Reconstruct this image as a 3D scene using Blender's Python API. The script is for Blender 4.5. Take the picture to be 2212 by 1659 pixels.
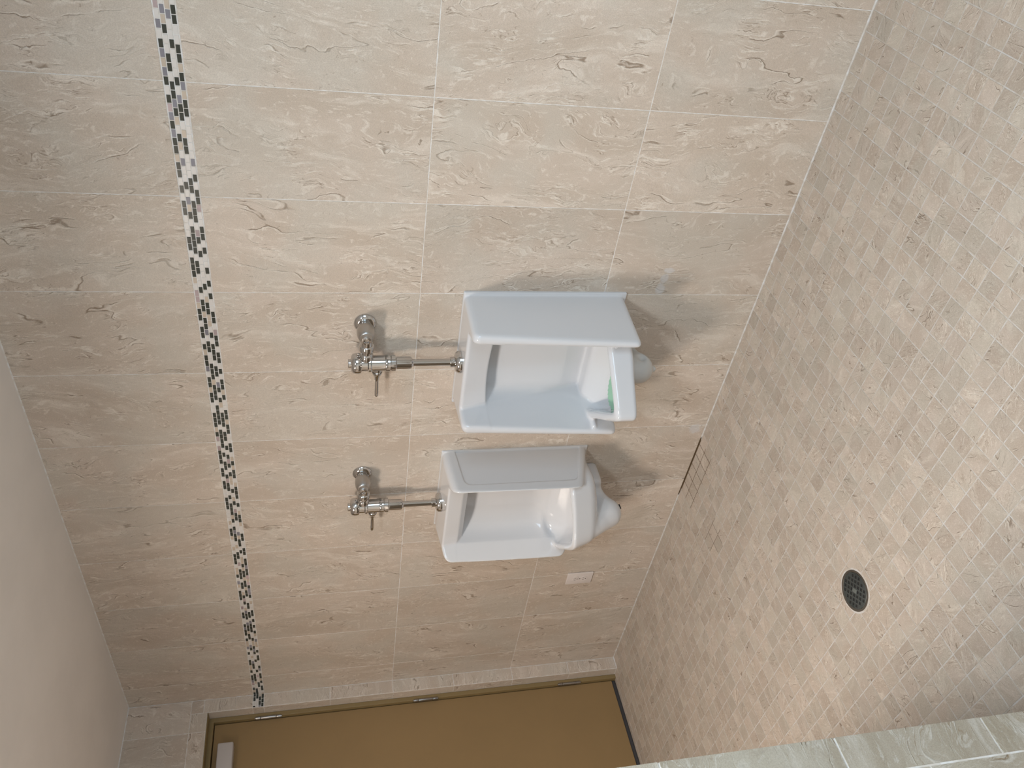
import bpy, bmesh, math, random
import numpy as np
from mathutils import Matrix, Vector

for o in list(bpy.data.objects):
    bpy.data.objects.remove(o)
SC = bpy.context.scene
COL = SC.collection
rnd = random.Random(7)

# ------------------------------------------------------------------ camera
def rodrigues(w):
    t = float(np.linalg.norm(w)); k = np.array(w) / t
    K = np.array([[0, -k[2], k[1]], [k[2], 0, -k[0]], [-k[1], k[0], 0]])
    return np.eye(3) + math.sin(t) * K + (1 - math.cos(t)) * K @ K
R0 = np.array([[0, 0, -1], [1, 0, 0], [0, -1, 0]], float)
RC = rodrigues([0.7112, 0.2280, -0.0621]) @ R0          # rows = camera axes
CAM = (0.7873, -2.0468, 1.4559)
cd = bpy.data.cameras.new('camera')
cam = bpy.data.objects.new('camera', cd); COL.objects.link(cam)
cd.sensor_fit = 'HORIZONTAL'; cd.sensor_width = 36.0
cd.lens = 1717.8 / 2212.0 * 36.0
cd.clip_start = 0.02
M = Matrix.Identity(4)
for i in range(3):
    for j in range(3):
        M[j][i] = RC[i][j]
M.translation = CAM
cam.matrix_world = M
SC.camera = cam

# ------------------------------------------------------------------ world, lights, exposure
SC.view_settings.view_transform = 'Standard'
SC.view_settings.look = 'None'
SC.view_settings.gamma = 1.0
SC.view_settings.use_curve_mapping = False
SC.view_settings.exposure = 0.0
W = bpy.data.worlds.new('world'); SC.world = W; W.use_nodes = True
W.node_tree.nodes['Background'].inputs[0].default_value = (0.75, 0.87, 1.0, 1)
W.node_tree.nodes['Background'].inputs[1].default_value = 1.0

def area(name, loc, target, sx, sy, power, color, spread=180, shape='RECTANGLE'):
    l = bpy.data.lights.new(name, 'AREA'); l.shape = shape; l.size = sx
    if shape in ('RECTANGLE', 'ELLIPSE'): l.size_y = sy
    l.energy = power; l.color = color; l.spread = math.radians(spread)
    o = bpy.data.objects.new(name, l); COL.objects.link(o)
    o.location = loc
    o.rotation_euler = (Vector(target) - Vector(loc)).to_track_quat('-Z', 'Y').to_euler()
    return o
LAMP = (-1.42, -1.93, 2.345)
area('lamp_light', LAMP, (LAMP[0], LAMP[1], 0), 0.46, 0.46, 41, (1.0, 0.87, 0.76), 170, 'DISK')
LAMP2 = (0.35, -1.90, 2.345)
area('lamp_light', LAMP2, (LAMP2[0], LAMP2[1], 0), 0.40, 0.40, 31, (0.86, 0.95, 1.0), 170, 'DISK')
area('daylight', (2.06, -1.95, 1.50), (0.0, -1.2, 0.9), 1.3, 1.0, 24, (0.58, 0.80, 1.0), 180)

# ------------------------------------------------------------------ tagging helpers
def tag(o, label=None, cat=None, group=None, kind=None):
    if label: o['label'] = label
    if cat: o['category'] = cat
    if group: o['group'] = group
    if kind: o['kind'] = kind
    return o
def empty(name, loc, label, cat, group=None):
    o = bpy.data.objects.new(name, None); COL.objects.link(o)
    o.location = loc; o.empty_display_size = 0.05
    return tag(o, label, cat, group)
def link(name, me, mats, parent=None, smooth=False, local=None):
    """mesh given in WORLD coordinates; stored relative to its thing's base"""
    o = bpy.data.objects.new(name, me); COL.objects.link(o)
    for m in (mats if isinstance(mats, (list, tuple)) else [mats]): me.materials.append(m)
    if smooth:
        me.polygons.foreach_set('use_smooth', [True] * len(me.polygons))
    if parent is not None:
        off = Vector((0, 0, 0)); p = parent
        while p is not None: off += p.location; p = p.parent
        me.transform(Matrix.Translation(-off))
        o.parent = parent
    return o
def bm_obj(name, bm, mats, parent=None, smooth=False, auto=None):
    me = bpy.data.meshes.new(name); bm.normal_update(); bm.to_mesh(me); bm.free()
    o = link(name, me, mats, parent, smooth)
    if auto is not None:
        me.polygons.foreach_set('use_smooth', [True] * len(me.polygons))
        b = bmesh.new(); b.from_mesh(me)
        for e in b.edges:
            if len(e.link_faces) == 2 and e.calc_face_angle(0) > math.radians(auto): e.smooth = False
        b.to_mesh(me); b.free()
    return o

# ------------------------------------------------------------------ mesh helpers
def box(bm, x0, x1, y0, y1, z0, z1, bev=0.0, seg=2, mat=0):
    r = bmesh.ops.create_cube(bm, size=1.0)
    vs = r['verts']
    for v in vs:
        v.co = Vector(((x0 + x1) / 2 + v.co.x * (x1 - x0), (y0 + y1) / 2 + v.co.y * (y1 - y0), (z0 + z1) / 2 + v.co.z * (z1 - z0)))
    fs = {f for v in vs for f in v.link_faces}
    for f in fs: f.material_index = mat
    if bev > 0:
        es = list({e for v in vs for e in v.link_edges})
        bmesh.ops.bevel(bm, geom=es, offset=bev, segments=seg, affect='EDGES', profile=0.5)
def lathe(bm, prof, origin, axis, seg=40, mat=0):
    """prof: list of (radius, height along axis)"""
    ax = Vector(axis).normalized()
    t = Vector((0, 0, 1)) if abs(ax.z) < 0.9 else Vector((1, 0, 0))
    u = ax.cross(t).normalized(); w = ax.cross(u)
    rings = []
    for r, h in prof:
        c = Vector(origin) + ax * h
        if r < 1e-6: rings.append([bm.verts.new(c)])
        else: rings.append([bm.verts.new(c + (u * math.cos(2 * math.pi * i / seg) + w * math.sin(2 * math.pi * i / seg)) * r) for i in range(seg)])
    for a, b in zip(rings, rings[1:]):
        for i in range(seg):
            j = (i + 1) % seg
            if len(a) == 1 and len(b) == 1: continue
            if len(a) == 1: f = bm.faces.new((a[0], b[i], b[j]))
            elif len(b) == 1: f = bm.faces.new((a[i], b[0], a[j]))
            else: f = bm.faces.new((a[i], b[i], b[j], a[j]))
            f.material_index = mat
    bmesh.ops.recalc_face_normals(bm, faces=bm.faces[:])
def rounded(r, h0, h1, b):
    """closed cylinder profile with rounded rims"""
    p = [(0, h0), (r - b, h0)]
    for i in range(1, 5):
        a = math.pi / 2 * i / 4; p.append((r - b + b * math.sin(a), h0 + b - b * math.cos(a)))
    for i in range(0, 5):
        a = math.pi / 2 * i / 4; p.append((r - b + b * math.cos(a), h1 - b + b * math.sin(a)))
    p.append((0, h1))
    return p
def tube(bm, pts, rad, seg=20, cap=True):
    P = [Vector(p) for p in pts]; n = len(P)
    rr = rad if isinstance(rad, (list, tuple)) else [rad] * n
    T = [(P[min(i + 1, n - 1)] - P[max(i - 1, 0)]).normalized() for i in range(n)]
    up = Vector((0, 0, 1)) if abs(T[0].z) < 0.9 else Vector((1, 0, 0))
    nrm = (up - T[0] * up.dot(T[0])).normalized(); rings = []
    for i in range(n):
        nrm = (nrm - T[i] * nrm.dot(T[i])).normalized(); b = T[i].cross(nrm)
        rings.append([bm.verts.new(P[i] + (nrm * math.cos(2 * math.pi * k / seg) + b * math.sin(2 * math.pi * k / seg)) * rr[i]) for k in range(seg)])
    for a, b in zip(rings, rings[1:]):
        for k in range(seg):
            bm.faces.new((a[k], a[(k + 1) % seg], b[(k + 1) % seg], b[k]))
    if cap:
        bm.faces.new(rings[0][::-1]); bm.faces.new(rings[-1])
    bmesh.ops.recalc_face_normals(bm, faces=bm.faces[:])

# ------------------------------------------------------------------ materials
class NT:
    def __init__(s, name):
        s.m = bpy.data.materials.new(name); s.m.use_nodes = True
        s.n = s.m.node_tree.nodes; s.l = s.m.node_tree.links
        s.b = s.n['Principled BSDF']
    def new(s, t, **k):
        n = s.n.new(t)
        for a, v in k.items(): setattr(n, a, v)
        return n
    def put(s, sock, v):
        if isinstance(v, bpy.types.NodeSocket): s.l.new(v, sock)
        elif isinstance(v, (tuple, list)) and len(v) == 3 and sock.type == 'RGBA': sock.default_value = (*v, 1)
        else: sock.default_value = v
    def math(s, op, a, b=0.0, c=0.0, clamp=False):
        n = s.new('ShaderNodeMath', operation=op, use_clamp=clamp)
        for i, v in enumerate((a, b, c)): s.put(n.inputs[i], v)
        return n.outputs[0]
    def vmath(s, op, a, b=(0, 0, 0)):
        n = s.new('ShaderNodeVectorMath', operation=op)
        s.put(n.inputs[0], a); s.put(n.inputs[1], b)
        return n.outputs[0]
    def noise(s, vec, scale, detail=3, rough=0.5, dist=0.0, col=False):
        n = s.new('ShaderNodeTexNoise'); s.l.new(vec, n.inputs['Vector'])
        n.inputs['Scale'].default_value = scale; n.inputs['Detail'].default_value = detail
        n.inputs['Roughness'].default_value = rough; n.inputs['Distortion'].default_value = dist
        return n.outputs['Color' if col else 'Fac']
    def ramp(s, v, a, b, lo=0.0, hi=1.0):
        n = s.new('ShaderNodeMapRange', interpolation_type='SMOOTHSTEP')
        s.put(n.inputs[0], v); n.inputs[1].default_value = a; n.inputs[2].default_value = b
        n.inputs[3].default_value = lo; n.inputs[4].default_value = hi
        return n.outputs[0]
    def mix(s, f, a, b, mode='MIX'):
        n = s.new('ShaderNodeMix', data_type='RGBA', blend_type=mode)
        s.put(n.inputs[0], f); s.put(n.inputs[6], a); s.put(n.inputs[7], b)
        return n.outputs[2]
    def bump(s, h, strength, dist):
        n = s.new('ShaderNodeBump'); n.inputs['Strength'].default_value = strength
        n.inputs['Distance'].default_value = dist; s.put(n.inputs['Height'], h)
        s.l.new(n.outputs[0], s.b.inputs['Normal'])
    def set(s, **k):
        for a, v in k.items(): s.put(s.b.inputs[a.replace('_', ' ')], v)
        return s.m
    def pos(s):
        return s.new('ShaderNodeTexCoord').outputs['Object']
    def sep(s, v):
        n = s.new('ShaderNodeSeparateXYZ'); s.l.new(v, n.inputs[0]); return n.outputs
    def comb(s, x, y, z):
        n = s.new('ShaderNodeCombineXYZ')
        for i, v in enumerate((x, y, z)): s.put(n.inputs[i], v)
        return n.outputs[0]

def stone(name, base, dark, light, crack, vein=1.0, su=1.0, smear=None, rough=0.42, tintamp=0.05, wvamp=3.2, ust=2.6, grey=(0.5, 0.47, 0.4)):
    """porcelain travertine-look tile; UV = metres along / across the vein, attribute 'tone' = per tile random"""
    t = NT(name)
    uv = t.sep(t.new('ShaderNodeUVMap', uv_map='UVMap').outputs[0])
    at = t.new('ShaderNodeAttribute', attribute_name='tone', attribute_type='GEOMETRY')
    tone = t.sep(at.outputs['Vector'])
    u, v, r1, r2 = uv[0], uv[1], tone[0], tone[1]
    # long coordinate compressed so that features run along u
    z = t.math('MULTIPLY', r1, 37.0)
    p_is = t.comb(u, v, z)
    p0 = t.comb(t.math('MULTIPLY', u, 1.5), t.math('MULTIPLY', v, 3.0), z)
    wv = t.math('SUBTRACT', t.noise(p0, 1.6 * su, 3, 0.55), 0.5)
    wf = t.math('SUBTRACT', t.noise(p_is, 16.0 * su, 3, 0.6), 0.5)
    wu = t.math('SUBTRACT', t.noise(t.vmath('ADD', p_is, (4.1, 9.2, 0.7)), 6.0 * su, 3, 0.6), 0.5)
    vv = t.math('ADD', t.math('ADD', t.math('MULTIPLY', v, 15.0 * su), t.math('MULTIPLY', wv, wvamp)), t.math('MULTIPLY', wf, 0.34))
    uu = t.math('ADD', t.math('MULTIPLY', u, ust * su), t.math('MULTIPLY', wu, 0.45))
    pw = t.comb(uu, vv, z)
    mott = t.noise(pw, 0.55, 4, 0.55)
    band = t.noise(pw, 1.3, 5, 0.6)
    fine = t.noise(p_is, 480.0, 2, 0.7)
    mid = t.noise(p_is, 85.0, 4, 0.7, 0.6)
    n1 = t.noise(pw, 0.85, 2.4, 0.5)
    n2 = t.noise(t.vmath('ADD', pw, (11.3, 5.1, 2.2)), 0.8, 4, 0.62)
    gate1 = t.noise(p_is, 10.0 * su, 2, 0.5)
    gate2 = t.noise(t.vmath('ADD', p_is, (3.3, 7.7, 1.1)), 12.0 * su, 2, 0.5)
    rd1 = t.math('ABSOLUTE', t.math('SUBTRACT', n1, 0.5))
    rd2 = t.math('ABSOLUTE', t.math('SUBTRACT', n2, 0.49))
    lightv = t.math('MULTIPLY', t.ramp(rd2, 0.016, 0.001), t.ramp(gate1, 0.46, 0.60))
    crackv = t.math('MULTIPLY', t.ramp(rd1, 0.0065, 0.001), t.ramp(gate2, 0.48, 0.58))
    c = t.mix(t.ramp(mott, 0.32, 0.68), dark, base)
    c = t.mix(t.math('MULTIPLY', t.ramp(band, 0.52, 0.72), 0.6), c, light)
    c = t.mix(t.math('MULTIPLY', t.ramp(band, 0.47, 0.30), 0.45), c, dark)
    c = t.mix(t.math('MULTIPLY', lightv, 0.75 * vein), c, light)
    embs = t.math('MULTIPLY', t.ramp(t.math('ABSOLUTE', t.math('SUBTRACT', n1, 0.514)), 0.009, 0.002), t.ramp(gate2, 0.46, 0.58))
    c = t.mix(t.math('MULTIPLY', embs, 0.60 * vein), c, light)
    c = t.mix(t.math('MULTIPLY', crackv, 0.85 * vein), c, crack)
    n4 = t.noise(t.vmath('ADD', t.comb(t.math('MULTIPLY', uu, 2.4), t.math('MULTIPLY', vv, 3.0), z), (7.0, 3.0, 4.0)), 0.9, 3, 0.6)
    c = t.mix(t.math('MULTIPLY', t.ramp(t.math('ABSOLUTE', t.math('SUBTRACT', n4, 0.5)), 0.011, 0.001), t.ramp(gate1, 0.46, 0.60, 0.0, 0.75)), c, crack)
    c = t.mix(t.math('MULTIPLY', t.ramp(t.math('ABSOLUTE', t.math('SUBTRACT', n4, 0.53)), 0.014, 0.001), t.ramp(gate1, 0.42, 0.58, 0.0, 0.65)), c, light)
    st = t.noise(t.comb(t.math('MULTIPLY', uu, 14.0), t.math('MULTIPLY', vv, 6.0), z), 1.0, 3, 0.7)
    c = t.mix(t.ramp(st, 0.56, 0.68, 0.0, 0.55), c, light)
    c = t.mix(t.ramp(st, 0.43, 0.32, 0.0, 0.50), c, dark)
    hue = t.noise(t.vmath('ADD', p_is, (1.7, 2.9, 8.8)), 5.0 * su, 2, 0.5)
    c = t.mix(t.ramp(hue, 0.42, 0.66, 0.0, 0.50), c, grey)
    # pitted grain
    c = t.mix(t.ramp(fine, 0.36, 0.64, 0.0, 1.0), t.mix(1.0, c, (0.91, 0.90, 0.89), 'MULTIPLY'), t.mix(1.0, c, (1.07, 1.07, 1.06), 'MULTIPLY'))
    spk = t.math('MULTIPLY', t.ramp(mid, 0.60, 0.68), t.ramp(gate1, 0.42, 0.58))
    c = t.mix(t.math('MULTIPLY', spk, 0.55), c, light)
    pit = t.math('MULTIPLY', t.ramp(mid, 0.37, 0.31), t.ramp(gate2, 0.46, 0.6))
    c = t.mix(t.math('MULTIPLY', pit, 0.5), c, crack)
    k = t.math('ADD', 1.0 - tintamp, t.math('MULTIPLY', r2, 2 * tintamp))
    kk = t.new('ShaderNodeCombineColor')
    for i in range(3): t.l.new(k, kk.inputs[i])
    c = t.mix(1.0, c, kk.outputs[0], 'MULTIPLY')
    h = t.math('ADD', t.math('MULTIPLY', mid, 0.5), t.math('SUBTRACT', t.math('MULTIPLY', lightv, 0.5), t.math('MULTIPLY', crackv, 1.2)))
    if smear:
        ps = t.pos(); q = t.sep(ps)
        for (sx, sz, rx, rz) in smear:
            dx = t.math('DIVIDE', t.math('SUBTRACT', q[0], sx), rx)
            dz = t.math('DIVIDE', t.math('SUBTRACT', q[2], sz), rz)
            d = t.math('ADD', t.math('MULTIPLY', dx, dx), t.math('MULTIPLY', dz, dz))
            d = t.math('ADD', d, t.math('MULTIPLY', t.math('SUBTRACT', t.noise(ps, 60.0, 3, 0.6), 0.5), 2.2))
            c = t.mix(t.ramp(d, 1.1, 0.3, 0.0, 0.55), c, (0.62, 0.62, 0.63))
    t.bump(h, 0.6, 0.0016)
    t.set(Base_Color=c, Roughness=t.ramp(mid, 0.2, 0.8, rough - 0.06, rough + 0.12), Specular_IOR_Level=0.42)
    return t.m

WALLTILE = stone('wall_tile_stone', (0.610, 0.522, 0.447), (0.530, 0.446, 0.370), (0.767, 0.699, 0.622), (0.262, 0.197, 0.144), grey=(0.560, 0.522, 0.462),
                 smear=[(-0.520, 0.357, 0.012, 0.022), (-0.552, 0.367, 0.020, 0.016), (-0.592, 0.372, 0.026, 0.017), (-1.250, 0.045, 0.028, 0.030)])
FLOORTILE = stone('floor_tile_stone', (0.470, 0.402, 0.346), (0.405, 0.338, 0.280), (0.601, 0.540, 0.469), (0.197, 0.145, 0.104), grey=(0.440, 0.406, 0.349), vein=1.0, su=1.9, rough=0.40, tintamp=0.08, wvamp=1.6, ust=4.0)
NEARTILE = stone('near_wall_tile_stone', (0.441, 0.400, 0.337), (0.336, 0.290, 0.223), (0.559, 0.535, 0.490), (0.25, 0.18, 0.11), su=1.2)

def grout(name, col, stains=None, low=None, base=None):
    t = NT(name); p = t.pos()
    n = t.noise(p, 40.0, 3, 0.6); f = t.noise(p, 400.0, 2, 0.6)
    c = t.mix(t.ramp(n, 0.35, 0.65), low or tuple(x * 0.9 for x in col), col)
    if stains:
        q = t.sep(p)
        for (x0, x1, y0, y1, amt) in stains:
            m = t.math('MULTIPLY', t.ramp(q[0], x0 - 0.008, x0 + 0.004), t.ramp(q[0], x1 + 0.008, x1 - 0.004))
            m = t.math('MULTIPLY', m, t.math('MULTIPLY', t.ramp(q[1], y0 - 0.008, y0 + 0.004), t.ramp(q[1], y1 + 0.008, y1 - 0.004)))
            c = t.mix(t.math('MULTIPLY', m, amt), c, (0.13, 0.085, 0.045))
    if base:
        q = t.sep(p)
        m = t.math('MULTIPLY', t.ramp(q[0], base[0] - 0.008, base[0] + 0.004), t.ramp(q[0], base[1] + 0.008, base[1] - 0.004))
        c = t.mix(t.math('MULTIPLY', m, t.ramp(q[2], 0.020, 0.012)), c, (0.12, 0.078, 0.042))
    t.bump(f, 0.2, 0.0006)
    t.set(Base_Color=c, Roughness=0.85, Specular_IOR_Level=0.2)
    return t.m
GROUT_W = grout('wall_grout', (0.80, 0.79, 0.78), low=(0.69, 0.64, 0.58), base=(-1.640, -1.302))
GROUT_F = grout('floor_grout', (0.54, 0.52, 0.50), low=(0.46, 0.41, 0.355), stains=[(-1.60, -1.315, -0.118, 0.05, 0.95), (-1.60, -1.47, -0.37, -0.27, 0.75)])

def plain(name, col, rough=0.5, metal=0.0, spec=0.5, bumps=None, mott=0.0, ior=None, coat=0.0):
    t = NT(name); p = t.pos()
    c = col
    if mott:
        c = t.mix(t.ramp(t.noise(p, 3.0, 4, 0.6), 0.3, 0.7), tuple(x * (1 - mott) for x in col), tuple(min(1, x * (1 + mott)) for x in col))
    if bumps: t.bump(t.noise(p, bumps[0], 4, 0.65), bumps[1], bumps[2])
    t.set(Base_Color=c, Roughness=rough, Metallic=metal, Specular_IOR_Level=spec, Coat_Weight=coat)
    t.b.inputs['Coat Roughness'].default_value = 0.03
    return t.m
CERAMIC = plain('vitreous_china', (0.645, 0.66, 0.69), 0.10, spec=0.5, coat=0.3)
CERAMIC2 = plain('vitreous_china_warm', (0.67, 0.675, 0.69), 0.12, spec=0.5, coat=0.3)
PLASTIC_G = plain('grey_trap_china', (0.60, 0.60, 0.585), 0.35)
STOPMETAL = plain('satin_chrome', (0.46, 0.44, 0.42), 0.33, metal=1.0, mott=0.04)
CHROME = plain('chrome', (0.56, 0.55, 0.54), 0.07, metal=1.0, mott=0.03)
STEEL = plain('brushed_steel', (0.36, 0.34, 0.32), 0.28, metal=1.0, mott=0.05)
CEIL = plain('ceiling_paint', (0.80, 0.765, 0.735), 0.85, spec=0.2, bumps=(90, 0.12, 0.002), mott=0.03)
WPAINT = plain('wall_paint', (0.66, 0.63, 0.58), 0.8, spec=0.2, bumps=(120, 0.1, 0.001), mott=0.02)
DOORP = plain('olive_brown_door_paint', (0.285, 0.188, 0.086), 0.45, spec=0.4, bumps=(500, 0.18, 0.0006), mott=0.03)
FRAMEP = plain('olive_frame_paint', (0.255, 0.185, 0.085), 0.40, spec=0.4, bumps=(400, 0.1, 0.0005), mott=0.03)
DARK = plain('gap_shade_and_plug', (0.012, 0.011, 0.010), 0.8, mott=0.1)  # near-black for shade in door gaps, slots and drain; also the black plug
DOORSHADE = plain('under_door_shade', (0.045, 0.045, 0.05), 0.6, mott=0.1)  # colour of the shade in the gap below the door
ALU = plain('grey_closer_paint', (0.50, 0.46, 0.44), 0.5, metal=0.0, mott=0.02)
PLATE = plain('ivory_plate', (0.72, 0.66, 0.63), 0.35, mott=0.02)
GRATE = plain('drain_metal', (0.060, 0.068, 0.066), 0.42, metal=0.3, mott=0.25)
DRAINRIM = plain('drain_rim_metal', (0.15, 0.135, 0.115), 0.35, metal=0.7, mott=0.2)
MINT = plain('mint_rubber', (0.33, 0.60, 0.44), 0.5, mott=0.05)
M_DARK = plain('dark_glass_mosaic', (0.052, 0.056, 0.046), 0.16, mott=0.25)
M_WHITE = plain('white_marble_mosaic', (0.70, 0.665, 0.63), 0.30, mott=0.08)
M_TAN = plain('tan_marble_mosaic', (0.56, 0.47, 0.38), 0.30, mott=0.10)
M_BLUE = plain('grey_shell_mosaic', (0.26, 0.25, 0.28), 0.15, mott=0.3)
M_PINK = plain('rosy_shell_mosaic', (0.48, 0.38, 0.38), 0.15, mott=0.35)

# ------------------------------------------------------------------ tiled surfaces
def tiled(name, tiles, to3, normal, mats, gap=0.0022, lift=0.0010, bev=0.0006):
    """tiles: (a0,a1,b0,b1, vein along b?, mat index).  to3(a,b,h) -> point; h = height over grout."""
    V = []; F = []; UV = []; TN = []; MI = []
    for (a0, a1, b0, b1, along, mi) in tiles:
        if a1 - a0 < 0.002 or b1 - b0 < 0.002: continue
        g = gap / 2
        x0, x1, y0, y1 = a0 + g, a1 - g, b0 + g, b1 - g
        if x1 <= x0 + 2 * bev or y1 <= y0 + 2 * bev: continue
        base = len(V)
        outer = [(x0, y0), (x1, y0), (x1, y1), (x0, y1)]
        inner = [(x0 + bev, y0 + bev), (x1 - bev, y0 + bev), (x1 - bev, y1 - bev), (x0 + bev, y1 - bev)]
        for a, b in outer: V.append(to3(a, b, -0.0006))
        for a, b in inner: V.append(to3(a, b, lift))
        fl = [(4, 5, 6, 7)] + [(i, (i + 1) % 4, 4 + (i + 1) % 4, 4 + i) for i in range(4)]
        r1, r2 = rnd.random(), rnd.random()
        ou, ov = rnd.uniform(0, 50), rnd.uniform(0, 50)
        th = rnd.uniform(-0.20, 0.12)
        if along == 1: th += 0
        elif along == 0: th += math.pi / 2
        else: th = rnd.choice((0.25, 0.9, 1.5, 2.1, 2.8)) + rnd.uniform(-.3, .3)
        fx, fy = rnd.choice((-1, 1)), rnd.choice((-1, 1))
        P = outer + inner
        for f in fl:
            F.append([base + i for i in f]); MI.append(mi)
            for i in f:
                a, b = P[i]; a -= x0; b -= y0
                uu = b * fy; vv = a * fx
                UV.append((uu * math.cos(th) - vv * math.sin(th) + ou, uu * math.sin(th) + vv * math.cos(th) + ov))
            TN.append((r1, r2, 0.0))
    me = bpy.data.meshes.new(name)
    me.from_pydata(V, [], F)
    uvl = me.uv_layers.new(name='UVMap')
    uvl.data.foreach_set('uv', np.array(UV, np.float32).ravel())
    at = me.attributes.new('tone', 'FLOAT_VECTOR', 'FACE')
    at.data.foreach_set('vector', np.array(TN, np.float32).ravel())
    me.polygons.foreach_set('material_index', MI)
    # orient
    if len(me.polygons) and me.polygons[0].normal.dot(Vector(normal)) < 0: me.flip_normals()
    return me
def add_quads(me, quads, mi):
    b = bmesh.new(); b.from_mesh(me)
    for q in quads:
        f = b.faces.new([b.verts.new(p) for p in q]); f.material_index = mi
    b.to_mesh(me); b.free()

XC, XR, YF, ZC = -2.9285, 2.10, -3.30, 2.373
P = 0.3078
Z1, Z2 = 1.1641, 0.5619
ZB0, ZB1 = 1.7716, 1.8225
# floor ------------------------------------------------------------
FX, FY = 0.0549, 0.0551
tl = []
i0 = math.floor((-3.2 + 0.127) / FX); i1 = math.ceil((XR + 0.127) / FX)
for i in range(i0, i1):
    xa, xb = -0.127 + i * FX, -0.127 + (i + 1) * FX
    xb = min(xb, XR)
    for j in range(-1, 62):
        yb, ya = -0.0533 - j * FY, -0.0533 - (j + 1) * FY
        yb = min(yb, -0.003); ya = max(ya, YF)
        if yb - ya < 0.006: continue
        cx, cy = (xa + xb) / 2, (ya + yb) / 2
        if (cx + 0.976) ** 2 + (cy + 0.951) ** 2 < 0.078 ** 2:
            # tiles meet the round drain: cut into fine strips outside the ring
            n = 12
            for a in range(n):
                for b in range(n):
                    q0, q1 = xa + 0.0015 + (xb - xa - 0.003) * a / n, xa + 0.0015 + (xb - xa - 0.003) * (a + 1) / n
                    w0, w1 = ya + 0.0015 + (yb - ya - 0.003) * b / n, ya + 0.0015 + (yb - ya - 0.003) * (b + 1) / n
                    if min(math.hypot(qx + 0.976, wy + 0.951) for qx in (q0, q1) for wy in (w0, w1)) > 0.0585:
                        tl.append((q0, q1, w0, w1, 9, 0, ))
            continue
        tl.append((xa, xb, ya, yb, 9, 0))
# (cut pieces keep the grout width zero)
big = [t for t in tl if t[1] - t[0] > 0.02 or t[3] - t[2] > 0.02]
me = tiled('floor', big, lambda a, b, h: (a, b, h), (0, 0, 1), None, gap=0.0024, lift=0.0006, bev=0.0006)
small = [t for t in tl if t not in big]
me2 = tiled('floor_cut', small, lambda a, b, h: (a, b, h), (0, 0, 1), None, gap=0.0, lift=0.0008, bev=0.0)
# uv of cut pieces: continuous over the whole drain surround
uvd = me2.uv_layers['UVMap'].data
for poly in me2.polygons:
    for li in poly.loop_indices:
        co = me2.vertices[me2.loops[li].vertex_index].co
        uvd[li].uv = (co.x * 0.8 + co.y * 0.6 + 3, -co.x * 0.6 + co.y * 0.8 + 3)
me2.attributes['tone'].data.foreach_set('vector', [0.35, 0.55, 0.0] * len(me2.polygons))
b = bmesh.new(); b.from_mesh(me); b.from_mesh(me2)
b.to_mesh(me); b.free(); bpy.data.meshes.remove(me2)
RING = []
for i in range(72):
    a, b_ = 2 * math.pi * i / 72, 2 * math.pi * (i + 1) / 72
    for r0, z0, r1, z1 in ((0.0570, 0.0013, 0.0625, 0.0013), (0.0625, 0.0013, 0.0645, 0.0003)):
        RING.append([(-0.976 + r0 * math.cos(a), -0.951 + r0 * math.sin(a), z0), (-0.976 + r1 * math.cos(a), -0.951 + r1 * math.sin(a), z1),
                     (-0.976 + r1 * math.cos(b_), -0.951 + r1 * math.sin(b_), z1), (-0.976 + r0 * math.cos(b_), -0.951 + r0 * math.sin(b_), z0)])
add_quads(me, RING, 1)
add_quads(me, [[(-3.2, YF, 0), (XR, YF, 0), (XR, 0, 0), (-3.2, 0, 0)]], 1)
floor = link('floor', me, [FLOORTILE, GROUT_F]); tag(floor, kind='structure')

# wall with the urinals ---------------------------------------------
tl = []
for k in range(-7, 11):
    xb, xa = -P * k, -P * (k + 1)
    xa = max(xa, XC); xb = min(xb, XR)
    if xb - xa < 0.01: continue
    for za, zb in ((0.0042, Z2), (Z2, Z1), (Z1, ZB0), (ZB1, ZC - 0.003)):
        tl.append((xa, xb, za, zb, 1, 0))
me = tiled('wall_back', tl, lambda a, b, h: (a, -h, b), (0, -1, 0), None, gap=0.0022)
add_quads(me, [[(XC, 0, 0), (XR, 0, 0), (XR, 0, ZC), (XC, 0, ZC)]], 1)
wb = link('wall_back', me, [WALLTILE, GROUT_W]); tag(wb, kind='structure')

# mosaic band -----------------------------------------------------------
def mosaic(x_from, x_to, zz0, zz1, seed):
    r = random.Random(seed); out = []
    rows = 4; m = 0.0010; rh = (zz1 - zz0 - 2 * m) / rows; bl = 0.0221
    for j in range(rows):
        n = int((x_to - x_from) / bl) + 3
        off = (0.5 * bl if j % 2 else 0.0) + x_to + bl
        last = 0
        for i in range(n):
            a1 = off - i * bl; a0 = a1 - bl
            a0 = max(a0, x_from); a1 = min(a1, x_to)
            if a1 - a0 < 0.004: continue
            q = r.random()
            pd = (0.50, 0.55, 0.22, 0.1, 0.0)[min(last, 4)]
            if q < pd: mi, last = 1, last + 1
            elif q < pd + (1 - pd) * 0.62: mi, last = 2, 0
            elif q < pd + (1 - pd) * 0.84: mi, last = 3, 0
            elif q < pd + (1 - pd) * 0.92: mi, last = 4, 0
            else: mi, last = 5, 0
            out.append((a0, a1, zz0 + m + j * rh, zz0 + m + (j + 1) * rh, 1, mi))
    return out
tl = mosaic(XC, XR, ZB0, ZB1, 3)
me = tiled('trim_1', tl, lambda a, b, h: (a, -0.0006 - h, b), (0, -1, 0), None, gap=0.0019, lift=0.0012, bev=0.0005)
add_quads(me, [[(XC, -0.0005, ZB0), (XR, -0.0005, ZB0), (XR, -0.0005, ZB1), (XC, -0.0005, ZB1)]], 0)
mos = [GROUT_W, M_DARK, M_WHITE, M_TAN, M_BLUE, M_PINK]
t1 = link('trim_1', me, mos); tag(t1, kind='structure')

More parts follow.
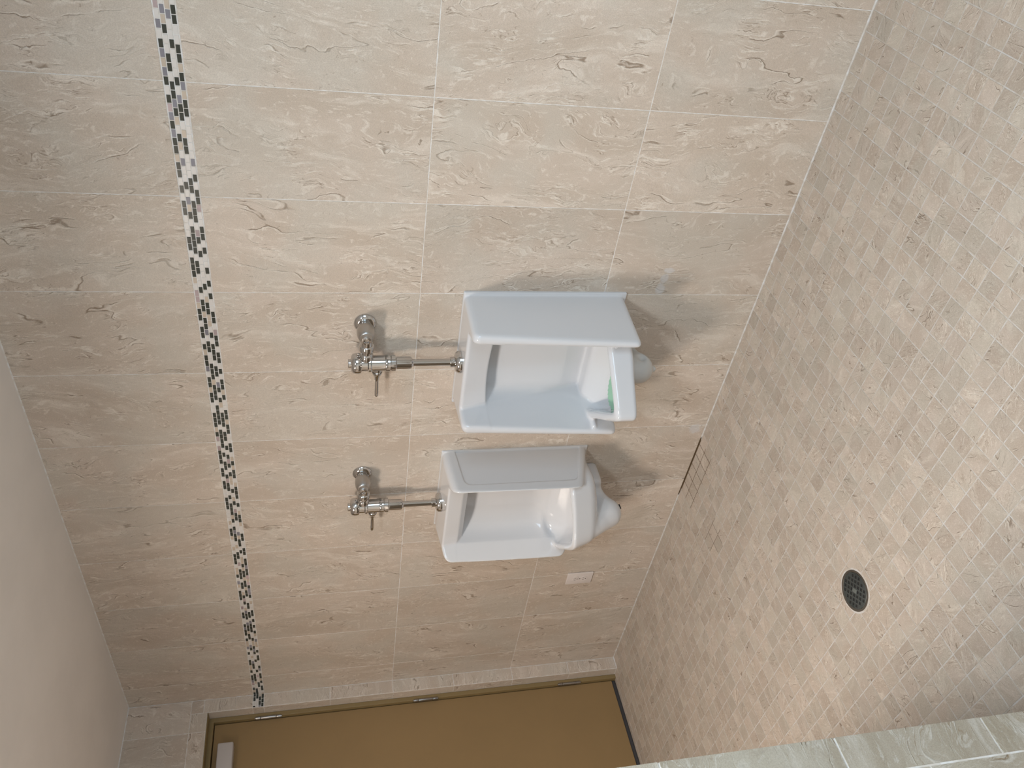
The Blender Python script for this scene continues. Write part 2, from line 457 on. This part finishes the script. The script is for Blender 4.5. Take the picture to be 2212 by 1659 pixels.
# door wall -----------------------------------------------------------
DY0, DY1, DZ = -0.065, -1.035, 2.0225
tl = []
zs = [0.0045, 0.262, 0.5619, 0.863, Z1, 1.466, ZB0]
for a, b_ in zip(zs, zs[1:]): tl.append((DY0, -0.002, a, b_, 0, 0))
tl.append((DY0, -0.002, ZB1, 2.0400, 0, 0))
tl.append((DY0, -0.002, 2.0400, 2.0955, 1, 0))
yj = [DY0 - 0.0]
ys = [-0.002, -0.156, -0.464, -0.772, -1.080, -1.388, -1.696, -2.004, -2.312, -2.62, -2.93, YF]
tl.append((-0.156, DY0, DZ, 2.0955, 0, 0))
for a, b_ in zip(ys, ys[1:]):
    tl.append((b_, a, 2.0955, ZC - 0.003, 1, 0))
    if a < -0.1:
        lo = max(b_, DY1) if b_ < DY1 else b_
        if a > DY1: tl.append((lo, a, DZ, 2.0955, 0, 0))
ys2 = [DY1, -1.388, -1.696, -2.004, -2.312, -2.62, -2.93, YF]
for a, b_ in zip(ys2, ys2[1:]):
    for za, zb in ((0.0045, Z2), (Z2, Z1), (Z1, ZB0), (ZB0, 2.0955)): tl.append((b_, a, za, zb, 1, 0))
me = tiled('wall_left', tl, lambda a, b, h: (XC + h, a, b), (1, 0, 0), None)
tl2 = []
for a, b_ in zip(zs[:-1] + [ZB0, ZB1], zs[1:] + [ZB1, DZ]):
    tl2.append((-2.986, XC - 0.001, a, b_, 1, 0))
me3 = tiled('reveal', tl2, lambda a, b, h: (a, DY0 - h, b), (0, -1, 0), None)
b = bmesh.new(); b.from_mesh(me); b.from_mesh(me3); b.to_mesh(me); b.free(); bpy.data.meshes.remove(me3)
G = [[(XC, 0, DZ), (XC, YF, DZ), (XC, YF, ZC), (XC, 0, ZC)],
     [(XC, 0, 0), (XC, DY0, 0), (XC, DY0, DZ), (XC, 0, DZ)],
     [(XC, DY1, 0), (XC, YF, 0), (XC, YF, DZ), (XC, DY1, DZ)],
     [(XC, DY0, 0), (-3.07, DY0, 0), (-3.07, DY0, DZ), (XC, DY0, DZ)],
     [(XC, DY1, 0), (-3.07, DY1, 0), (-3.07, DY1, DZ), (XC, DY1, DZ)],
     [(XC, DY0, DZ), (-3.07, DY0, DZ), (-3.07, DY1, DZ), (XC, DY1, DZ)]]
add_quads(me, G, 1)
wl = link('wall_left', me, [WALLTILE, GROUT_W]); tag(wl, kind='structure')
# band wrapping the corner
tl = mosaic(DY0, -0.001, ZB0, ZB1, 9)
me = tiled('trim_2', tl, lambda a, b, h: (XC + 0.0006 + h, a, b), (1, 0, 0), None, gap=0.0019, lift=0.0012, bev=0.0005)
add_quads(me, [[(XC + 0.0005, DY0, ZB0), (XC + 0.0005, 0, ZB0), (XC + 0.0005, 0, ZB1), (XC + 0.0005, DY0, ZB1)]], 0)
t2 = link('trim_2', me, mos); tag(t2, kind='structure')

# ceiling, right wall, wall behind, low partition -------------------------
bm = bmesh.new(); box(bm, -3.2, XR + 0.1, YF - 0.1, 0.1, ZC, ZC + 0.1)
tag(bm_obj('ceiling', bm, CEIL), kind='structure')
bm = bmesh.new()
WY0, WY1, WZ0, WZ1 = -2.65, -1.25, 0.95, 2.05
box(bm, XR, XR + 0.1, YF, WY0, 0, ZC); box(bm, XR, XR + 0.1, WY1, 0, 0, ZC)
box(bm, XR, XR + 0.1, WY0, WY1, 0, WZ0); box(bm, XR, XR + 0.1, WY0, WY1, WZ1, ZC)
tag(bm_obj('wall_right', bm, WPAINT), kind='structure')
bm = bmesh.new()
for a in ((WY0, WY0 + .04, WZ0, WZ1), (WY1 - .04, WY1, WZ0, WZ1), (WY0, WY1, WZ0, WZ0 + .04), (WY0, WY1, WZ1 - .04, WZ1), (-1.97, -1.93, WZ0, WZ1)):
    box(bm, XR + 0.02, XR + 0.06, *a)
tag(bm_obj('window_1', bm, plain('window_frame_white', (0.7, 0.7, 0.68), 0.4, mott=0.02)), kind='structure')
bm = bmesh.new(); box(bm, -3.2, XR + 0.1, YF - 0.1, YF, 0, ZC)
tag(bm_obj('wall_front', bm, WPAINT), kind='structure')
bm = bmesh.new(); box(bm, -3.2, XR, 0.002, 0.1, -0.05, ZC); box(bm, -3.2, -3.08, YF, 0.002, 0, ZC)
tag(bm_obj('wall_backing', bm, WPAINT), kind='structure')

PX, PY0, PY1, PH = -0.410, -1.570, -1.82, 1.13
e1 = -1.632
jz = [0.065, 0.3765, 0.661, 0.968, PH - 0.004]
tl = []
prev = 0.0045
for z in jz:
    tl.append((e1, PY0 + 0.0026, prev, z, 0, 0)); prev = z
for za, zb in ((0.0045, 0.52), (0.52, PH - 0.004)): tl.append((PY1, e1, za, zb, 1, 0))
me = tiled('wall_partition', tl, lambda a, b, h: (PX + h, a, b), (1, 0, 0), None, gap=0.0026)
me3 = tiled('partition_far', [(-P * (k + 1) + PX, -P * k + PX, za, zb, 1, 0) for k in range(8) for za, zb in ((0.0045, Z2), (Z2, PH - 0.004))],
            lambda a, b, h: (a, PY0 + h, b), (0, 1, 0), None)
b = bmesh.new(); b.from_mesh(me); b.from_mesh(me3)
bx = bmesh.new(); box(bx, XC, PX, PY1, PY0, 0, PH, mat=1); mt = bpy.data.meshes.new('t'); bx.to_mesh(mt); bx.free()
b.from_mesh(mt); b.to_mesh(me); b.free()
tag(link('wall_partition', me, [NEARTILE, GROUT_W]), kind='structure')

# ------------------------------------------------------------------ door
FXD = -2.986            # painted frame starts here
bm = bmesh.new()
fy0 = DY0 - 0.022; fy1 = DY1 + 0.022; fz = DZ - 0.024
box(bm, -3.075, FXD, fy0, DY0 - 0.001, 0, DZ - 0.001, 0.0015)
box(bm, -3.075, FXD, DY1 + 0.001, fy1, 0, DZ - 0.001, 0.0015)
box(bm, -3.075, XC - 0.002, DY1 + 0.001, DY0 - 0.001, DZ - 0.004, DZ - 0.0005, 0.0008)   # painted head lining
box(bm, -3.075, FXD, fy1 - 0.001, fy0 + 0.001, fz, DZ - 0.003, 0.0015)
fr = bm_obj('trim_3', bm, FRAMEP); tag(fr, kind='structure')
DXF = -3.006
bm = bmesh.new()
box(bm, DXF - 0.044, DXF, fy1 + 0.003, fy0 - 0.0035, 0.022, fz - 0.003, 0.0015)
door = bm_obj('door_1', bm, DOORP); tag(door, 'olive-brown flat metal door with three hinges in the tiled opening', kind='structure')
bm = bmesh.new(); box(bm, DXF - 0.04, DXF - 0.004, fy1 + 0.003, fy0 - 0.004, 0.004, 0.024, 0.001)  # dark strip filling the gap under the door, painted in place of shade
bm_obj('door_gap_shade', bm, DOORSHADE, door)
for zh in (1.753, 1.003, 0.257):
    bm = bmesh.new()
    x, y = -2.990, fy0 - 0.001
    for a, b_ in ((-0.058, -0.0365), (-0.0355, 0.0355), (0.0365, 0.058)):
        lathe(bm, rounded(0.0082, a, b_, 0.0012), (x, y, zh), (0, 0, 1), 24)
    lathe(bm, rounded(0.0055, -0.0625, -0.0575, 0.001), (x, y, zh), (0, 0, 1), 20)
    lathe(bm, rounded(0.0055, 0.0575, 0.0625, 0.001), (x, y, zh), (0, 0, 1), 20)
    box(bm, -3.006, x, y - 0.001, y + 0.001, zh - 0.057, zh + 0.057)
    bm_obj('hinge', bm, STEEL, door, auto=40)
bm = bmesh.new()
box(bm, DXF - 0.001, DXF + 0.055, -0.48, -0.205, 1.900, 1.969, 0.006, 3)
cl = bm_obj('closer_cover', bm, ALU, door, auto=40); cl['label'] = 'grey closer cover'
bm = bmesh.new()
box(bm, -3.10, -3.079, DY1, DY0, 0, DZ); 
tag(bm_obj('gap_shade_backing', bm, DARK), kind='structure')  # dark sheet behind the door, paints the shade seen through its gaps

# ------------------------------------------------------------------ SDF modelling
def smax(a, b, k):
    h = np.clip(0.5 + 0.5 * (a - b) / k, 0, 1); return b * (1 - h) + a * h + k * h * (1 - h)
def smin(a, b, k): return -smax(-a, -b, k)
def surface_nets(fn, lo, hi, h):
    n = [int(math.ceil((b - a) / h)) + 1 for a, b in zip(lo, hi)]
    ax = [lo[i] + h * np.arange(n[i]) for i in range(3)]
    X, Y, Z = np.meshgrid(*ax, indexing='ij')
    S = fn(X, Y, Z).astype(np.float64); del X, Y, Z
    neg = S < 0
    c = [m - 1 for m in n]
    cnt = np.zeros(c, np.int32); acc = np.zeros(c + [3])
    corner = [(i, j, k) for i in (0, 1) for j in (0, 1) for k in (0, 1)]
    sl = lambda d: tuple(slice(d[i], d[i] + c[i]) for i in range(3))
    for a in corner:
        for axis in range(3):
            if a[axis]: continue
            b = list(a); b[axis] = 1; b = tuple(b)
            sa, sb = S[sl(a)], S[sl(b)]
            m = (sa < 0) != (sb < 0)
            den = np.where(m, sa - sb, 1.0); t = np.where(m, sa / den, 0.0)
            cnt += m
            for q in range(3):
                acc[..., q] += np.where(m, a[q] + (t if q == axis else 0.0), 0.0)
    act = cnt > 0
    idx = -np.ones(c, np.int64); idx[act] = np.arange(act.sum())
    ii = np.argwhere(act)
    V = (ii + acc[act] / cnt[act][:, None]) * h + np.array(lo)
    F = []
    for axis in range(3):
        u, v = (axis + 1) % 3, (axis + 2) % 3
        s0 = [slice(0, n[i]) for i in range(3)]; s1 = list(s0)
        s0[axis] = slice(0, n[axis] - 1); s1[axis] = slice(1, n[axis])
        a, b = neg[tuple(s0)], neg[tuple(s1)]
        for flip, mask in ((False, a & ~b), (True, ~a & b)):
            e = np.argwhere(mask)
            e = e[(e[:, u] > 0) & (e[:, v] > 0) & (e[:, u] < n[u] - 1) & (e[:, v] < n[v] - 1)]
            def at(du, dv):
                q = e.copy(); q[:, u] += du; q[:, v] += dv
                return idx[q[:, 0], q[:, 1], q[:, 2]]
            f = np.stack([at(-1, -1), at(0, -1), at(0, 0), at(-1, 0)], 1)
            F.append(f[:, ::-1] if flip else f)
    F = np.concatenate(F)
    # relax onto the iso surface
    for _ in range(3):
        e = h * 0.25
        f0 = fn(V[:, 0], V[:, 1], V[:, 2])
        g = np.stack([fn(V[:, 0] + e * (q == 0), V[:, 1] + e * (q == 1), V[:, 2] + e * (q == 2)) - f0 for q in range(3)], 1) / e
        gg = (g * g).sum(1) + 1e-9
        V = V - g * np.clip(f0 / gg, -h * .5, h * .5)[:, None] * 0.9
    return V, F
def sdf_mesh(name, fn, lo, hi, h, xc, mats, parent):
    """fn(x,d,z) local: x from centre, d distance off the wall"""
    V, F = surface_nets(fn, lo, hi, h)
    W_ = np.stack([V[:, 0] + xc, -V[:, 1], V[:, 2]], 1)
    me = bpy.data.meshes.new(name)
    me.from_pydata(W_.tolist(), [], F.tolist())
    me.validate()
    b = bmesh.new(); b.from_mesh(me); bmesh.ops.recalc_face_normals(b, faces=b.faces[:]); b.to_mesh(me); b.free()
    return link(name, me, mats, parent, smooth=True)
def seg_dist(x, d, z, a, b):
    p = np.stack(np.broadcast_arrays(x - a[0], d - a[1], z - a[2])); v = np.array([b[i] - a[i] for i in range(3)])
    t = np.clip((p[0] * v[0] + p[1] * v[1] + p[2] * v[2]) / (v @ v), 0, 1)
    return np.sqrt((p[0] - v[0] * t) ** 2 + (p[1] - v[1] * t) ** 2 + (p[2] - v[2] * t) ** 2), t

C1, C2 = -0.836, -1.5235
def urinal_box(x, d, z):
    ax = np.abs(x)
    # outer body with side panels
    side = ax - (0.222 - 0.095 * d)
    front = d - (0.202 + 0.036 * (1.0 - z) / 0.5)
    top = z - (1.027 - 0.02 * d)
    bot = 0.494 - z
    o = smax(smax(side, front, 0.018), smax(top, bot, 0.006), 0.022)
    o = smax(o, -d, 0.002)
    back = np.maximum(np.maximum(ax - 0.231, d - 0.010), np.maximum(z - 1.028, 0.486 - z))
    o = smin(o, back, 0.006)
    # space between the panels in front of the header, and the niche below it
    hi_ = 0.138 + 0.21 * (d - 0.05)
    hdr = 0.108 + 0.22 * (z - 0.93)
    c1 = smax(ax - hi_, hdr - d, 0.012)
    arch = 0.930 + 0.012 * (1 - (x / 0.15) ** 2)
    curve = 0.050 + 4.0 * np.clip(0.69 - z, 0, 0.2) ** 2
    c2 = smax(smax(ax - hi_, curve - d, 0.040), z - arch, 0.006)
    o = smax(o, -smin(c1, c2, 0.006), 0.014)
    # pointed bowl standing out between the panels
    axr = np.sqrt(ax * ax + 0.016 ** 2)
    s_ = 0.777 * axr + 0.629 * d - 0.242
    rim = 0.577 + 0.05 * (0.365 - d)
    bottom = 0.506 - 0.30 * np.clip(0.26 - d, 0, 0.15) * np.clip(1 - ax / 0.15, 0, 1)
    b = smax(smax(s_, ax - hi_ - 0.012, 0.004), smax(z - rim, bottom - z, 0.01), 0.016)
    b = smax(b, -d, 0.002)
    floor_ = 0.527 - 0.10 * np.clip(0.25 - d, 0, 0.12)
    q = smax(smax(s_ + 0.027, ax - hi_ - 0.03 * np.clip(0.59 - z, 0, 0.1), 0.02), smax(floor_ - z, curve - d, 0.03), 0.022)
    q = smax(q, z - 0.72, 0.02)
    b = smax(b, -q, 0.014)
    # ends of the rim, thickened where it runs into the panels
    e, _ = seg_dist(ax, d, z, (0.158, 0.158, 0.572), (0.171, 0.212, 0.572))
    return smin(smin(o, b, 0.010), e - 0.0075, 0.012)
def trap_box(x, d, z):
    s1, _ = seg_dist(x, d, z, (0, 0.118, 0.48), (0, 0.120, 0.428))
    s3, _ = seg_dist(x, d, z, (0, 0.11, 0.428), (0, 0.0, 0.455))
    o = smin(s1 - 0.050, s3 - 0.036, 0.025)
    nib, _ = seg_dist(x, d, z, (0.0, 0.122, 0.39), (0.0, 0.123, 0.374))
    o = smin(o, nib - 0.010, 0.008)
    dent, _ = seg_dist(x, d, z, (0.05, 0.12, 0.425), (0.06, 0.13, 0.425))
    o = smax(o, -(dent - 0.012), 0.015)
    return smax(o, -d, 0.002)

def urinal_round(x, d, z):
    ax = np.abs(x)
    side = ax - (0.2085 - 0.02 * d)
    front = d - (0.212 + 0.03 * (1.0 - z) / 0.5)
    top = z - (1.041 - 0.10 * np.clip(d - 0.05, 0, 1))
    bot = (0.478 + 0.30 * np.clip(d, 0, 1)) - z
    o = smax(smax(side, front, 0.02), smax(top, bot, 0.006), 0.03)
    # recessed field on the outside of the panels
    f = smax(smax(d - 0.172, z - 0.995 + 0.1 * d, 0.03), 0.508 + 0.30 * d - z, 0.02)
    o = smax(o, -smax(f, 0.2018 - 0.02 * d - ax, 0.004), 0.004)
    o = smax(o, -d, 0.002)
    back = np.maximum(np.maximum(ax - 0.2085, d - 0.008), np.maximum(z - 1.043, 0.476 - z))
    o = smin(o, back, 0.004)
    hdr = 0.142 + 0.16 * (np.maximum(z, 0.95) - 0.97)
    hi_ = 0.160 + 0.60 * np.clip(d - 0.145, 0, 1)
    c1 = smax(ax - hi_, hdr - d, 0.008)
    curve = 0.045 + 5.0 * np.clip(0.68 - z, 0, 0.2) ** 2
    iw = hi_ + 0.12 * np.clip(d - 0.145, -1, 0)
    ceil_ = 0.950 + 0.9 * np.clip(d - 0.118, 0, 0.03)
    c2 = smax(smax(ax - iw, curve - d, 0.10), z - ceil_, 0.005)
    o = smax(o, -smin(c1, c2, 0.003), 0.008)
    # bulging bowl with a softly pointed front
    axr = np.sqrt(ax * ax + 0.040 ** 2)
    s_ = 0.68 * axr + 0.733 * d - 0.2645
    rim = 0.577 + 0.12 * np.clip(0.25 - d, 0, 1)
    lean = 0.30 * np.clip(0.57 - z, 0, 1)
    wall = smax(s_ + lean, ax - 0.182, 0.03)
    b = smax(smax(wall, z - rim, 0.016), (0.462 + 0.12 * np.clip(0.2 - d, 0, 1)) - z, 0.045)
    b = smax(b, -d, 0.002)
    q = smax(smax(s_ + 0.024 + 0.8 * np.clip(0.575 - z, 0, 1), ax - iw - 0.012 * np.clip((0.64 - z) / 0.05, 0, 1), 0.05), smax(0.505 - z, curve - d, 0.05), 0.05)
    q = smax(q, z - 0.62, 0.04)
    o = smin(o, b, 0.014)
    o = smax(o, -q, 0.012)
    # wall apron and trap keel below
    apron = smax(smax(ax - 0.105, d - 0.100, 0.02), smax(z - 0.50, 0.408 + 0.06 * np.clip(ax, 0, 1) - z, 0.02), 0.03)
    s1, t = seg_dist(x, d, z, (0, 0.178, 0.400), (0, 0.228, 0.482))
    keel = s1 - (0.050 - 0.003 * t)
    s2, t = seg_dist(x, d, z, (0, 0.07, 0.460), (0, 0.165, 0.405))
    foot = smin(smin(apron, keel, 0.025), s2 - 0.050, 0.03)
    foot = smax(foot, -d, 0.002)
    return smin(o, foot, 0.010)

H = 0.0036
u1 = empty('wall_urinal', (C1, 0, 0.49), 'larger boxy white urinal with projecting square lip and green screen inside', 'urinal', 'urinals on the tiled wall')
sdf_mesh('urinal_body', urinal_box, (-0.245, -0.006, 0.42), (0.245, 0.395, 1.045), H, C1, CERAMIC, u1)
tp = sdf_mesh('trap', trap_box, (-0.07, -0.006, 0.34), (0.075, 0.19, 0.50), H, C1, PLASTIC_G, u1)
tp['label'] = 'grey curved trap under the bowl'
u2 = empty('wall_urinal', (C2, 0, 0.48), 'smaller white urinal with rounded bulging bowl and outlined side panel, nearer the door', 'urinal', 'urinals on the tiled wall')
sdf_mesh('urinal_body', urinal_round, (-0.225, -0.006, 0.29), (0.225, 0.37, 1.060), H, C2, CERAMIC2, u2)
bm = bmesh.new(); lathe(bm, rounded(0.010, 0, 0.010, 0.003), (C2 + 0.022, -0.165, 0.357), (0.5, 0, -1), 20)
o = bm_obj('drain_plug', bm, DARK, u2, smooth=True); o['label'] = 'small black plug under the trap'

# mint screen lying in the bowl
bm = bmesh.new()
n = 64; top_ = []; bot_ = []
for i in range(n):
    a = 2 * math.pi * i / n
    rr = 1.0 + (0.05 if i % 2 else -0.03)
    x = C1 + 0.012 + 0.098 * rr * math.copysign(abs(math.cos(a)) ** 0.8, math.cos(a)); y = -0.212 + 0.062 * rr * math.copysign(abs(math.sin(a)) ** 0.8, math.sin(a))
    top_.append(bm.verts.new((x, y, 0.5335))); bot_.append(bm.verts.new((x, y, 0.529)))
bm.faces.new(top_); bm.faces.new(bot_[::-1])
for i in range(n): bm.faces.new((top_[i], bot_[i], bot_[(i + 1) % n], top_[(i + 1) % n]))
bmesh.ops.recalc_face_normals(bm, faces=bm.faces[:])
o = bm_obj('urinal_screen', bm, MINT); tag(o, 'mint green toothed urinal screen lying in the bowl of the larger boxy urinal', 'urinal screen')

# ------------------------------------------------------------------ flush valves
def flush_valve(c, zs, label):
    D = 0.070
    t = empty('flush_valve', (c, -D, zs), label, 'flush valve', 'chrome flush valves above the urinals')
    ax = (c, -D, 0)
    up = (0, 0, 1)
    bm = bmesh.new()
    lathe(bm, [(0, zs - 0.004), (0.036, zs - 0.004), (0.037, zs + 0.003), (0.036, zs + 0.012), (0.031, zs + 0.019), (0.022, zs + 0.022), (0.0165, zs + 0.023), (0.0165, zs + 0.036), (0.0125, zs + 0.037), (0, zs + 0.037)], ax, up, 40)
    bm_obj('spud_flange', bm, CHROME, t, auto=35)
    bm = bmesh.new()
    lathe(bm, [(0, zs + 0.030), (0.0112, zs + 0.030), (0.0112, 1.19), (0, 1.19)], ax, up, 28)
    bm_obj('flush_tube', bm, CHROME, t, auto=35)
    bm = bmesh.new()
    lathe(bm, [(0, 1.180), (0.012, 1.180), (0.0140, 1.184), (0.0190, 1.187), (0.0202, 1.192), (0.0202, 1.234), (0.0225, 1.236), (0.0262, 1.238), (0.0262, 1.250), (0.024, 1.2515), (0.024, 1.2535), (0.0268, 1.255), (0.0268, 1.267), (0.025, 1.270), (0.0235, 1.272), (0, 1.272)], ax, up, 40)
    bm_obj('vacuum_breaker', bm, CHROME, t, auto=35)
    bm = bmesh.new()
    lathe(bm, [(0, 1.270), (0.0250, 1.270), (0.0250, 1.312), (0.0265, 1.314), (0.0290, 1.316), (0.0290, 1.322), (0.0265, 1.3235), (0.0250, 1.325), (0.0250, 1.344), (0.027, 1.346), (0, 1.346)], ax, up, 48)
    body = bm_obj('valve_body', bm, CHROME, t, auto=35)
    bm = bmesh.new()
    lathe(bm, [(0, 1.344), (0.0285, 1.344), (0.0320, 1.347), (0.0332, 1.353), (0.0332, 1.362), (0.0305, 1.371), (0.0250, 1.3755), (0.0150, 1.377), (0.0145, 1.3775), (0.0145, 1.384), (0.0130, 1.3855), (0, 1.3855)], ax, up, 48)
    bm_obj('valve_cap', bm, CHROME, t, auto=35)
    # handle
    bm = bmesh.new()
    hx = (c, -D, 1.294)
    hd = Vector((-1, 0, 0))
    lathe(bm, [(0, 0.018), (0.0150, 0.018), (0.0150, 0.030), (0.0170, 0.032), (0.0172, 0.037), (0.0150, 0.042), (0.0115, 0.050), (0.0088, 0.058), (0.0078, 0.066), (0.0060, 0.069), (0.0056, 0.074), (0.0062, 0.120), (0.0062, 0.136), (0.0050, 0.1385), (0, 0.1385)], hx, hd, 32)
    bm_obj('handle', bm, CHROME, t, auto=40)
    # supply: wall flange, control stop barrel, side connection
    sx = c + 0.108; sz = 1.331
    bm = bmesh.new()
    lathe(bm, [(0, 0.0015), (0.0345, 0.0015), (0.0350, 0.005), (0.0330, 0.0085), (0.0280, 0.0125), (0.0225, 0.0150), (0.0190, 0.0155), (0.0185, 0.022), (0, 0.022)], (sx, 0, sz), (0, -1, 0), 44)
    bm_obj('wall_flange', bm, CHROME, t, auto=35)
    bm = bmesh.new()
    lathe(bm, [(0, 0.010), (0.0175, 0.010), (0.0190, 0.020), (0.0240, 0.028), (0.0275, 0.040), (0.0282, 0.054), (0.0262, 0.068), (0.0225, 0.079), (0.0205, 0.0815), (0.0185, 0.083), (0.0180, 0.090), (0.0150, 0.0945), (0, 0.0945)], (sx, 0, sz), (0, -1, 0), 44)
    st = bm_obj('control_stop', bm, STOPMETAL, t, auto=35)
    bm = bmesh.new()
    lathe(bm, [(0.0, 0.0930), (0.0050, 0.0930), (0.0052, 0.0955), (0.0070, 0.0985), (0.0095, 0.0990), (0.0125, 0.0975), (0.0130, 0.0940), (0.0130, 0.090), (0, 0.090)], (sx, 0, sz), (0, -1, 0), 36)
    bm_obj('stop_cap', bm, CHROME, st, auto=35)
    bm = bmesh.new()
    lathe(bm, [(0, 0.012), (0.0190, 0.012), (0.0190, 0.032), (0.0225, 0.034), (0.0235, 0.036), (0.0235, 0.052), (0.0215, 0.054), (0.0165, 0.056), (0.0165, 0.066), (0.0200, 0.070), (0.0215, 0.074), (0.0215, 0.088), (0, 0.088)], (sx, -D, sz - 0.002), (-1, 0, 0), 40)
    bm_obj('tailpiece', bm, CHROME, t, auto=35)
    bm = bmesh.new()
    lathe(bm, rounded(0.0028, 0.0, 0.012, 0.001), (c + 0.036, -D, 1.345), (0.3, 0, 1), 14)
    bm_obj('set_screw', bm, CHROME, t, auto=35)
    return t
flush_valve(C1, 1.0245, 'chrome flush valve above the larger boxy urinal')
flush_valve(C2, 1.0375, 'chrome flush valve above the smaller rounded urinal, nearer the door')

# ------------------------------------------------------------------ electrical outlet
OX0, OX1, OZ0, OZ1 = -2.223, -2.143, 0.278, 0.400
oc = (OX0 + OX1) / 2; ozc = (OZ0 + OZ1) / 2
t = empty('electrical_outlet', (oc, 0, ozc), 'white duplex electrical outlet with cover plate low on the tiled wall by the door', 'outlet')
bm = bmesh.new(); box(bm, OX0, OX1, -0.0085, -0.0012, OZ0, OZ1, 0.0022, 3)
bm_obj('cover_plate', bm, PLATE, t, auto=40)
for s in (-1, 1):
    bm = bmesh.new()
    zc = ozc + s * 0.0195
    vs = []
    n = 32
    for i in range(n):
        a = 2 * math.pi * i / n
        x = 0.0168 * math.cos(a); z = 0.0168 * math.sin(a); z = max(-0.0132, min(0.0132, z))
        vs.append((oc + x, zc + z))
    f = [bm.verts.new((x, -0.0100, z)) for x, z in vs]; g = [bm.verts.new((x, -0.0080, z)) for x, z in vs]
    bm.faces.new(f)
    for i in range(n): bm.faces.new((f[i], g[i], g[(i + 1) % n], f[(i + 1) % n]))
    bmesh.ops.recalc_face_normals(bm, faces=bm.faces[:])
    rc = bm_obj('receptacle', bm, PLATE, t)
    bm = bmesh.new()
    box(bm, oc - 0.0072, oc - 0.0056, -0.0103, -0.0098, zc - 0.001, zc + 0.0065)
    box(bm, oc + 0.0056, oc + 0.0072, -0.0103, -0.0098, zc - 0.0005, zc + 0.0060)
    lathe(bm, rounded(0.0026, 0.0098, 0.0103, 0.0001), (oc, 0, zc - 0.0075), (0, -1, 0), 16)
    bm_obj('slots', bm, DARK, rc)
bm = bmesh.new(); lathe(bm, rounded(0.0032, 0.0080, 0.0095, 0.0006), (oc, 0, ozc), (0, -1, 0), 18)
bm_obj('screw', bm, STEEL, t, auto=40)

# ------------------------------------------------------------------ floor drain
dx, dy, R = -0.976, -0.951, 0.0585
t = empty('floor_drain', (dx, dy, 0), 'round dark metal floor drain with perforated grate set in the mosaic floor', 'floor drain')
bm = bmesh.new()
lathe(bm, [(0.0515, -0.004), (0.0515, 0.0014), (0.0530, 0.0022), (0.0560, 0.0022), (0.0582, 0.0018), (0.0586, 0.0005)], (dx, dy, 0), (0, 0, 1), 72)
bm_obj('rim', bm, DRAINRIM, t, auto=30)
bm = bmesh.new()
lathe(bm, [(0, 0.0003), (0.0525, 0.0003)], (dx, dy, 0), (0, 0, 1), 72)
bm_obj('sump_shade', bm, DARK, t)  # flat black disc, painted shade beneath the grate holes
bm = bmesh.new()
pitch, hole, ra = 0.0134, 0.0080, 0.0460
ang = math.radians(32)
ca, sa = math.cos(ang), math.sin(ang)
zt, zb_ = 0.0018, 0.0004
def PT(a, b_, z): return bm.verts.new((dx + a * ca - b_ * sa, dy + a * sa + b_ * ca, z))
for i in range(-5, 6):
    for j in range(-5, 6):
        x, y = i * pitch, j * pitch
        if math.hypot(x, y) > 0.052: continue
        solid = math.hypot(x, y) > ra or (abs(i) + abs(j) <= 0)
        h2 = pitch / 2; k2 = hole / 2
        o_ = [(x - h2, y - h2), (x + h2, y - h2), (x + h2, y + h2), (x - h2, y + h2)]
        if solid:
            bm.faces.new([PT(a, b_, zt) for a, b_ in o_]); continue
        ii = [(x - k2, y - k2), (x + k2, y - k2), (x + k2, y + k2), (x - k2, y + k2)]
        for q in range(4):
            r_ = (q + 1) % 4
            bm.faces.new([PT(*o_[q], zt), PT(*o_[r_], zt), PT(*ii[r_], zt), PT(*ii[q], zt)])
            bm.faces.new([PT(*ii[q], zt), PT(*ii[r_], zt), PT(*ii[r_], zb_), PT(*ii[q], zb_)])
lathe(bm, [(0.0480, 0.0020), (0.0500, 0.0022), (0.0508, 0.0017), (0.0508, 0.0004)], (dx, dy, 0), (0, 0, 1), 72)
bmesh.ops.recalc_face_normals(bm, faces=bm.faces[:])
bm_obj('grate', bm, GRATE, t)
bm = bmesh.new(); box(bm, dx - 0.006, dx + 0.006, dy - 0.009, dy + 0.009, 0.0018, 0.0024, 0.0003)
bmesh.ops.rotate(bm, verts=bm.verts, cent=(dx, dy, 0), matrix=Matrix.Rotation(0.5, 3, 'Z'))
bm_obj('badge', bm, plain('worn_badge_metal', (0.17, 0.19, 0.18), 0.4, metal=0.4, mott=0.3), t)

# ------------------------------------------------------------------ ceiling lamps (above the frame, they light the room)
EM = NT('lamp_diffuser'); EM.set(Base_Color=(0.8, 0.8, 0.8)); EM.b.inputs['Emission Color'].default_value = (1, 0.85, 0.7, 1); EM.b.inputs['Emission Strength'].default_value = 2.0
for (x, y, z), lb in ((LAMP, 'round recessed ceiling light over the low partition'), (LAMP2, 'round recessed ceiling light over the open floor')):
    t = empty('ceiling_light', (x, y, ZC), lb, 'ceiling light')
    bm = bmesh.new(); lathe(bm, [(0.085, -0.001), (0.100, -0.001), (0.102, -0.006), (0.098, -0.011), (0.088, -0.012), (0.085, -0.004)], (x, y, ZC), (0, 0, 1), 48)
    bm_obj('trim_ring', bm, WPAINT, t, auto=35)
    bm = bmesh.new(); lathe(bm, [(0, -0.004), (0.086, -0.004)], (x, y, ZC), (0, 0, 1), 48)
    bm_obj('diffuser', bm, EM.m, t)
